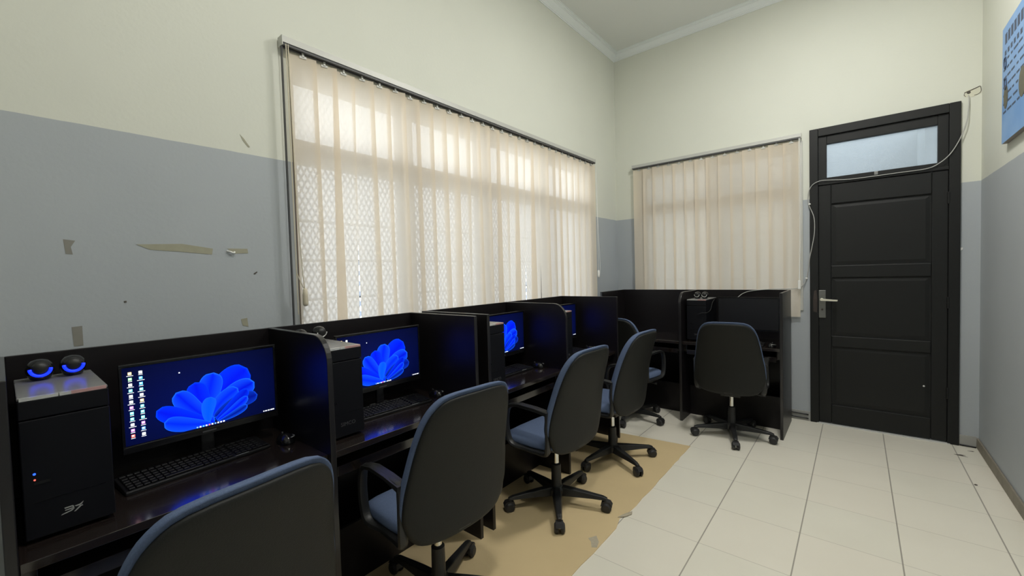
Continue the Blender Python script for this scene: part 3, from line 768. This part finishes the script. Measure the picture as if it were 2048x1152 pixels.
def make_chair():
    r = thing('office_chair', '', 'chair', (0, 0, 0), 0, 'blue fabric office chairs with black shells')
    ctr = (0, .28)
    fr = lambda s, u, v: (u, -dback(u, v) + .016 + .044 * (1 - s ** 10) ** .5, BZ + v)
    bk = lambda s, u, v: (u, -dback(u, v), BZ + v)
    BO2 = [Vector((p[0] * .99, p[1] * .985 - .006)) for p in BO]
    BOC = [Vector((p[0], p[1] * .975 + .015)) for p in BO]
    pad(BOC, ctr, fr, bk, RG, 0).build('back_cushion', M['fabric'], r, smooth=True)
    fr2 = lambda s, u, v: (u, -dback(u, v) - .0005, BZ + v)
    bk2 = lambda s, u, v: (u, -dback(u, v) - .006 - .017 * (1 - s ** 8) ** .5, BZ + v)
    pad(BO2, ctr, fr2, bk2, RG, 0).build('backrest_shell', M['shell'], r, auto=.9)
    # seat
    so = []
    for k in range(48):
        a = 2 * PI * k / 48; c, s = math.cos(a), math.sin(a); e = 2 / 4.2
        so.append(Vector((.225 * math.copysign(abs(c) ** e, c) * (1 + .04 * math.copysign(abs(s) ** e, s)), .075 + .215 * math.copysign(abs(s) ** e, s))))
    top = lambda s, u, v: (u, v, .425 + .045 * (1 - s ** 7) ** .5 - .9 * max(0, v - .16) ** 2 * 4)
    bot = lambda s, u, v: (u, v, .415)
    pad(so, (0, .075), top, bot, RG, 0).build('seat_cushion', M['fabric'], r, smooth=True)
    so2 = [Vector((p[0] * .97, .075 + (p[1] - .075) * .97)) for p in so]
    pad(so2, (0, .075), lambda s, u, v: (u, v, .4145), lambda s, u, v: (u, v, .405 - .03 * (1 - s ** 4) ** .5), RG, 0).build('seat_shell', M['plastic'], r, auto=.9)
    # arm loops
    for sx in (-1, 1):
        x = sx * .246
        loop = [(x, -.128, .648), (x, -.06, .652), (x, .04, .654), (x, .11, .650), (x, .155, .622), (x, .172, .55), (x, .165, .47), (x, .130, .415), (x * .94, .05, .400), (x * .94, -.06, .400), (x * .98, -.120, .415), (x, -.136, .46), (x, -.138, .54), (x, -.138, .625)]
        path = MB().tube(loop, .0135, 8, 4, close=True)
        b = MB(); b.v = [(px + (px - x) * .55 if abs(px - x) < .03 else px, py, pz) for px, py, pz in path.v]; b.f = path.f; b.mi = path.mi
        pts = [(-.148, .655), (-.05, .664), (.06, .666), (.135, .652), (.130, .640), (.06, .652), (-.05, .650), (-.146, .634)]
        b.prism(pts, 0, x - .022, x + .022)
        b.build('armrest', M['plastic'], r, smooth=False, auto=.7, bevel=.004)
    # back bracket and mechanism
    b = MB(); b.prism([(-.06, .375), (.06, .375), (.06, .392), (-.10, .392), (-.165, .420), (-.170, .56), (-.196, .56), (-.192, .405), (-.13, .374)], 0, -.032, .032)
    b.box(-.075, .075, -.07, .08, .345, .385)
    b.build('mechanism', M['plastic'], r, bevel=.004)
    MB().tube([(.06, .03, .37), (.18, .03, .365), (.245, .04, .36)], [.006, .006, .010], 8).build('height_lever', M['plastic'], r)
    MB().lathe([(.018, .24), (.018, .36)], 14).build('gas_lift', M['chrome'], r, auto=.6)
    MB().lathe([(.033, .055), (.033, .12), (.031, .125), (.029, .245), (.021, .252)], 16).build('column_sleeve', M['plastic'], r, auto=.6)
    MB().lathe([(.034, .056), (.052, .062), (.052, .098), (.040, .112), (.030, .118)], 16).build('hub', M['plastic'], r, auto=.6)
    leg0 = None
    for k in range(5):
        a = 2 * PI * k / 5
        if leg0 is None:
            b = MB(); R = .292
            prof = [(.035, .029, .060, .112), (.12, .026, .066, .106), (.22, .021, .070, .096), (R - .012, .018, .070, .090), (R + .014, .014, .066, .082)]
            vs = []; fs = []
            for (x, hw, za, zb) in prof: vs += [(x, -hw, za), (x, hw, za), (x, hw * .7, zb), (x, -hw * .7, zb)]
            for i in range(len(prof) - 1):
                for q in range(4): fs.append((i * 4 + q, i * 4 + (q + 1) % 4, i * 4 + 4 + (q + 1) % 4, i * 4 + 4 + q))
            fs += [(0, 1, 2, 3), tuple(range(len(prof) * 4 - 4, len(prof) * 4))]
            b.add(vs, fs); leg = b.build('leg', M['plastic'], r, bevel=.004)
            b = MB()
            for sy in (-1, 1): b.lathe([(.012, sy * .006), (.027, sy * .007), (.0296, sy * .013), (.0288, sy * .022), (.020, sy * .029), (.006, sy * .030)], 16, 'y', (R + .010, 0, .0298))
            b.prism([(R - .024, .034), (R - .018, .058), (R + .004, .068), (R + .032, .062), (R + .043, .044), (R + .02, .056), (R + .0, .052)], 1, -.020, .020)
            b.lathe([(.007, .05), (.007, .074)], 8, 'z', (R, 0, 0))
            b.build('caster', M['caster'], leg, auto=.6)
            leg0 = leg
        else:
            leg = leg0.copy(); COL.objects.link(leg); leg.parent = r
            c = leg0.children[0].copy(); COL.objects.link(c); c.parent = leg
        leg.rotation_euler = (0, 0, a)
    return r
def set_base(chair, rz, deg):
    for k, l in enumerate([c for c in chair.children if c.name.startswith('leg')]):
        l.rotation_euler = (0, 0, math.radians(deg) - rz + 2 * PI * k / 5)
chair0 = make_chair()
CH = [  # x, y, rz(deg), base angle(deg), label
    (.883, -4.318, 96.4, 30, 'office chair cut off at the bottom edge, in front of the nearest monitor'),
    (.770, -3.465, 85.2, 110, 'office chair second from the camera, between the nearest chair and the tan mat'),
    (.750, -2.508, 86.4, 18, 'office chair third from the camera, its whole base on the tan mat'),
    (.752, -1.748, 87.8, 42, 'office chair fourth from the camera, on the far end of the tan mat'),
    (1.360, -.765, 5, -1, 'office chair turned squarely away at the carrel beside the door'),
    (.500, -.820, -8, -10, 'office chair half hidden at the left carrel of the far desk'),
]
for i, (x, y, rz, ba, lab) in enumerate(CH):
    rz = math.radians(rz)
    if i == 0: c = chair0; c.location = (x, y, 0); c.rotation_euler = (0, 0, rz); c['label'] = lab
    else: c = dup(chair0, (x, y, 0), rz, lab)
    set_base(c, rz, ba)

# ------------------------------------------------------------------ floor mat
rm = random.Random(3)
edge = [(1.151, -1.194)]
y = -1.194
while y > YF + .3:
    y -= rm.uniform(.05, .12); edge.append((1.151 + rm.uniform(-.004, .004), y))
for i, (x, yy) in enumerate(edge):
    if -2.46 < yy < -2.33: edge[i] = (x - .022, yy)
pts = [(.30, -1.285)] + [(.6, -1.252), (.85, -1.224)] + edge + [(.30, YF + .3)]
o = MB().prism(pts, 2, .0005, .0035).build('floor_mat', M['mat']); tag(o, 'tan vinyl floor mat running beneath the left row of chairs', 'mat')
def flat(name, label, cat, pts, z0, z1, m, group=None, k=1):
    cx_, cy_ = sum(p[0] for p in pts) / len(pts), sum(p[1] for p in pts) / len(pts)
    pts = [(cx_ + (p[0] - cx_) * k, cy_ + (p[1] - cy_) * k) for p in pts]
    o = MB().prism(pts, 2, z0, z1).build(name, m); return tag(o, label, cat, group)
flat('torn_scrap', 'curled torn scrap at the edge of the tan mat beside the tile joint', 'scrap', [(1.118, -2.44), (1.150, -2.405), (1.168, -2.36), (1.160, -2.335), (1.140, -2.37), (1.128, -2.40)], .003, .007, M['torn'])
flat('torn_scrap', 'torn worn patch on the tan mat in the foreground', 'scrap', [(1.075, -2.705), (1.10, -2.66), (1.135, -2.70), (1.148, -2.745), (1.125, -2.76), (1.10, -2.72)], .0034, .0045, M['torn'])
flat('dirt_mark', 'dark smudge on the tiles by the door corner', 'stain', [(2.70, -.245), (2.76, -.215), (2.80, -.225), (2.765, -.245), (2.81, -.27), (2.74, -.262)], .0002, .0012, M['smudge'], k=.62)
flat('dirt_mark', 'small dark spot on the tiles along the right wall', 'stain', [(2.740, -.775), (2.752, -.755), (2.768, -.765), (2.764, -.79), (2.748, -.795)], .0002, .0012, M['smudge'], k=.62)
flat('dirt_mark', 'thin dark streak on the tiles under the right end of the doorway', 'stain', [(2.795, -.115), (2.84, -.095), (2.855, -.10), (2.84, -.12)], .0002, .0012, M['smudge'], k=.62)

# ------------------------------------------------------------------ wall marks, cable, poster
def onleft(name, label, cat, pts, t, m, group=None):
    o = MB().prism(pts, 0, .0003, t).build(name, m); return tag(o, label, cat, group)
gt = 'old tape marks on the grey wall'
onleft('tape_strip', 'long yellowed tape strip on the grey wall left of the long blind', 'tape', [(-4.275, 1.571), (-4.13, 1.578), (-4.022, 1.561), (-4.026, 1.535), (-4.14, 1.545), (-4.235, 1.551)], .0012, M['tape'], gt)
ts = onleft('tape_strip', 'short tape strip with a curled white end on the grey wall', 'tape', [(-3.967, 1.563), (-3.887, 1.564), (-3.885, 1.543), (-3.945, 1.541)], .0012, M['tape'], gt)
b = MB(); b.tube([(.002, -3.97, 1.552), (.010, -3.958, 1.548), (.012, -3.947, 1.543), (.002, -3.94, 1.548)], .004, 6, 4); b.build('curled_end', M['paint_chip'], ts)
onleft('tape_strip', 'faint upright tape residue on the grey wall at the far left', 'tape', [(-4.470, 1.582), (-4.440, 1.578), (-4.452, 1.555), (-4.448, 1.528), (-4.466, 1.530)], .0008, M['tapeg'], gt)
onleft('tape_strip', 'brownish tape square just above the nearest desk panel', 'tape', [(-4.463, 1.268), (-4.436, 1.270), (-4.436, 1.198), (-4.460, 1.198)], .0008, M['tapeg'], gt)
onleft('tape_strip', 'small clear tape scrap above the desk panel beside the long blind', 'tape', [(-3.928, 1.242), (-3.902, 1.246), (-3.899, 1.205), (-3.922, 1.212)], .0010, M['tape'], gt)
onleft('paint_chip', 'small dark chip on the grey wall above the nearest monitor', 'chip', [(-4.320, 1.352), (-4.313, 1.353), (-4.312, 1.346), (-4.319, 1.345)], .002, M['smudge'])
onleft('paint_chip', 'small curved dark nick on the grey wall beside the long blind', 'chip', [(-3.866, 1.450), (-3.852, 1.459), (-3.850, 1.455), (-3.862, 1.445)], .002, M['smudge'])
cb = thing('wall_cable', 'thin white cable looping from the wall hole over the door to the far desk', 'cable', (0, 0, 0))
pts = [(2.815, .0, 2.640), (2.818, -.012, 2.60), (2.812, -.02, 2.50), (2.80, -.028, 2.42), (2.765, -.032, 2.31), (2.715, -.034, 2.215), (2.65, -.034, 2.155), (2.585, -.030, 2.133), (2.45, -.030, 2.131), (2.30, -.030, 2.129), (2.13, -.030, 2.129), (2.00, -.034, 2.143),
       (1.925, -.038, 2.146), (1.872, -.034, 2.12), (1.846, -.026, 2.07), (1.838, -.02, 2.01), (1.850, -.026, 1.935), (1.876, -.032, 1.86), (1.886, -.032, 1.79), (1.884, -.032, 1.69), (1.868, -.032, 1.58), (1.85, -.026, 1.48), (1.838, -.016, 1.38), (1.822, -.016, 1.285), (1.79, -.026, 1.226), (1.735, -.05, 1.205), (1.66, -.085, 1.203), (1.55, -.115, 1.201), (1.42, -.128, 1.190), (1.34, -.14, 1.165), (1.29, -.16, 1.12)]
MB().tube(pts, .0032, 8, 4).build('cord', M['wcable'], cb, smooth=True)
for (x, y, z) in ((1.850, -.026, 1.955), (1.824, -.014, 1.297)):
    MB().box(x - .008, x + .008, y - .008, min(y + .014, -.0002), z - .006, z + .006).build('cable_clip', M['white'], cb, bevel=.002)
b = MB(); b.prism([(2.790, 2.640), (2.800, 2.675), (2.876, 2.690), (2.880, 2.640), (2.842, 2.622), (2.80, 2.628)], 1, -.0015, -.0002)
wp = b.build('plaster_patch', mat('patched_cream_plaster', (.66, .65, .53), .7, noise=(14, .1))); tag(wp, 'rough plaster patch with a cable hole above the door corner', 'patch')
b = MB(); b.tube([(2.795, -.002, 2.662), (2.835, -.002, 2.675), (2.874, -.002, 2.690)], .0028, 6, 3); b.tube([(2.876, -.002, 2.688), (2.879, -.002, 2.655), (2.866, -.002, 2.636), (2.845, -.002, 2.632)], .0016, 6, 3); b.tube([(2.797, -.002, 2.662), (2.793, -.002, 2.645), (2.802, -.002, 2.634)], .0014, 6, 3)
b.build('patch_outline', M['rust'], wp)
b = MB(); b.lathe([(.010, -.003), (.011, -.0002)], 12, 'y', (2.817, 0, 2.659)); b.build('cable_hole', M['smudge'], wp)
# small chip on the door frame's right edge
o = MB().prism([(2.781, 1.49), (2.792, 1.50), (2.792, 1.515), (2.780, 1.512)], 1, -.006, -.0003).build('paint_chip', M['white']); tag(o, 'small white plaster chip beside the right door jamb', 'chip')
o = MB().lathe([(.004, -.016), (.007, -.0125)], 8, 'y', (2.585, 0, .43)).build('paint_chip', M['white']); tag(o, 'tiny white chip low on the right side of the black door', 'chip')
o = MB().prism([(-3.895, 2.085), (-3.88, 2.07), (-3.855, 2.035), (-3.862, 2.032), (-3.885, 2.06)], 0, .0003, .0012).build('paint_chip', M['tape']); tag(o, 'small brown scuff on the cream wall just above the grey paint, left of the blind', 'chip')
# skirting cables between desk and door
gc = 'black cables along the skirting'
for z, lab in ((.062, 'upper black cable along the skirting between far desk and door'), (.026, 'lower black cable along the skirting between far desk and door')):
    o = MB().tube([(1.60, -.017, z + .004), (1.72, -.017, z), (1.835, -.017, z - .004)], .0055, 8, 3).build('skirting_cable', M['cable'], smooth=True); tag(o, lab, 'cable', gc)
o = MB().tube([(2.782, -.016, .010), (2.83, -.017, .008), (2.868, -.018, .006)], .005, 8, 3).build('skirting_cable', M['cable'], smooth=True); tag(o, 'short black cable at the foot of the wall right of the door', 'cable')
# tower cable at the back
o = MB().tube([(1.125, -.30, 1.115), (1.130, -.40, 1.09), (1.135, -.49, 1.03), (1.12, -.555, 1.008), (1.08, -.562, 1.005), (1.04, -.560, .99)], .0028, 6, 4).build('speaker_wire', M['cable'], smooth=True); tag(o, 'thin black wire hanging across the far wall tower', 'wire')

pr_ = thing('wall_poster', 'blue printed poster board high on the right wall', 'poster', (0, 0, 0))
PY0, PY1, PZ0, PZ1 = -.715, -1.95, 2.115, 2.795
MB().box(W - .026, W - .001, PY1, PY0, PZ0, PZ1).build('board', M['posteredge'], pr_)
MB().box(W - .0275, W - .0262, PY1, PY0, PZ0, PZ1).build('printed_face', M['poster'], pr_)
b = MB(); rp = random.Random(9); px_ = W - .0281
def bar(ya, yb, za, zb): b.box(px_, px_ + .0005, yb, ya, za, zb)
for k in range(14):                       # rows of illegible heading and body strokes
    ya = PY0 - .06 - k * .062
    bar(ya, ya - .042, 2.685, 2.745)
    bar(ya + .006, ya - .028, 2.62, 2.648)
for row in range(7):
    yq = PY0 - .03
    while yq > PY1 + .08:
        ln = rp.uniform(.03, .09); bar(yq, yq - ln, 2.585 - row * .05, 2.597 - row * .05); yq -= ln + rp.uniform(.012, .04)
b.build('print_lines', M['ink'], pr_)
b = MB()
for (yc, zc, ry, rz_) in ((-.80, 2.375, .045, .07), (-1.12, 2.36, .06, .08), (-1.5, 2.36, .06, .08)):
    b.prism([(yc + ry * math.cos(a), zc + rz_ * math.sin(a)) for a in [2 * PI * k / 20 for k in range(20)]], 0, px_ - .0006, px_ - .0001)
b.build('round_photos', M['photo'], pr_)
b = MB()
for (ya, za) in ((-.765, 2.60), (-.775, 2.475)):
    b.tube([(px_, ya, za), (px_, ya - .035, za + .005), (px_, ya - .04, za - .045), (px_, ya - .005, za - .05)], .004, 6, 3, close=True)
b.build('icon_outlines', M['ink'], pr_)

# ------------------------------------------------------------------ ceiling lamps (just above the frame)
for (lx, ly, lw), lab in zip(LAMPS, ('round white ceiling lamp above the fourth office chair', 'round white ceiling lamp above the nearest desk')):
    lp = thing('ceiling_lamp', lab, 'lamp', (lx, ly, ZC), 0, 'round ceiling lamps')
    MB().lathe([(.19, -.0), (.19, -.03), (.17, -.04), (.165, -.036), (.165, -.0)], 32).build('lamp_rim', M['white'], lp, auto=.6)
    MB().lathe([(.165, -.034), (.164, -.030)], 32).build('diffuser', M['bulb'], lp)
    ld = bpy.data.lights.new('lamp_light', 'AREA'); ld.shape = 'DISK'; ld.size = .33; ld.energy = lw; ld.color = (1, .985, .94)
    lo = bpy.data.objects.new('lamp_light', ld); COL.objects.link(lo); lo.location = (lx, ly, ZC - .045)
    pd = bpy.data.lights.new('lamp_glow', 'POINT'); pd.energy = lw * .24; pd.color = (1, .985, .94); pd.shadow_soft_size = .13
    po = bpy.data.objects.new('lamp_glow', pd); COL.objects.link(po); po.location = (lx, ly, ZC - .19)
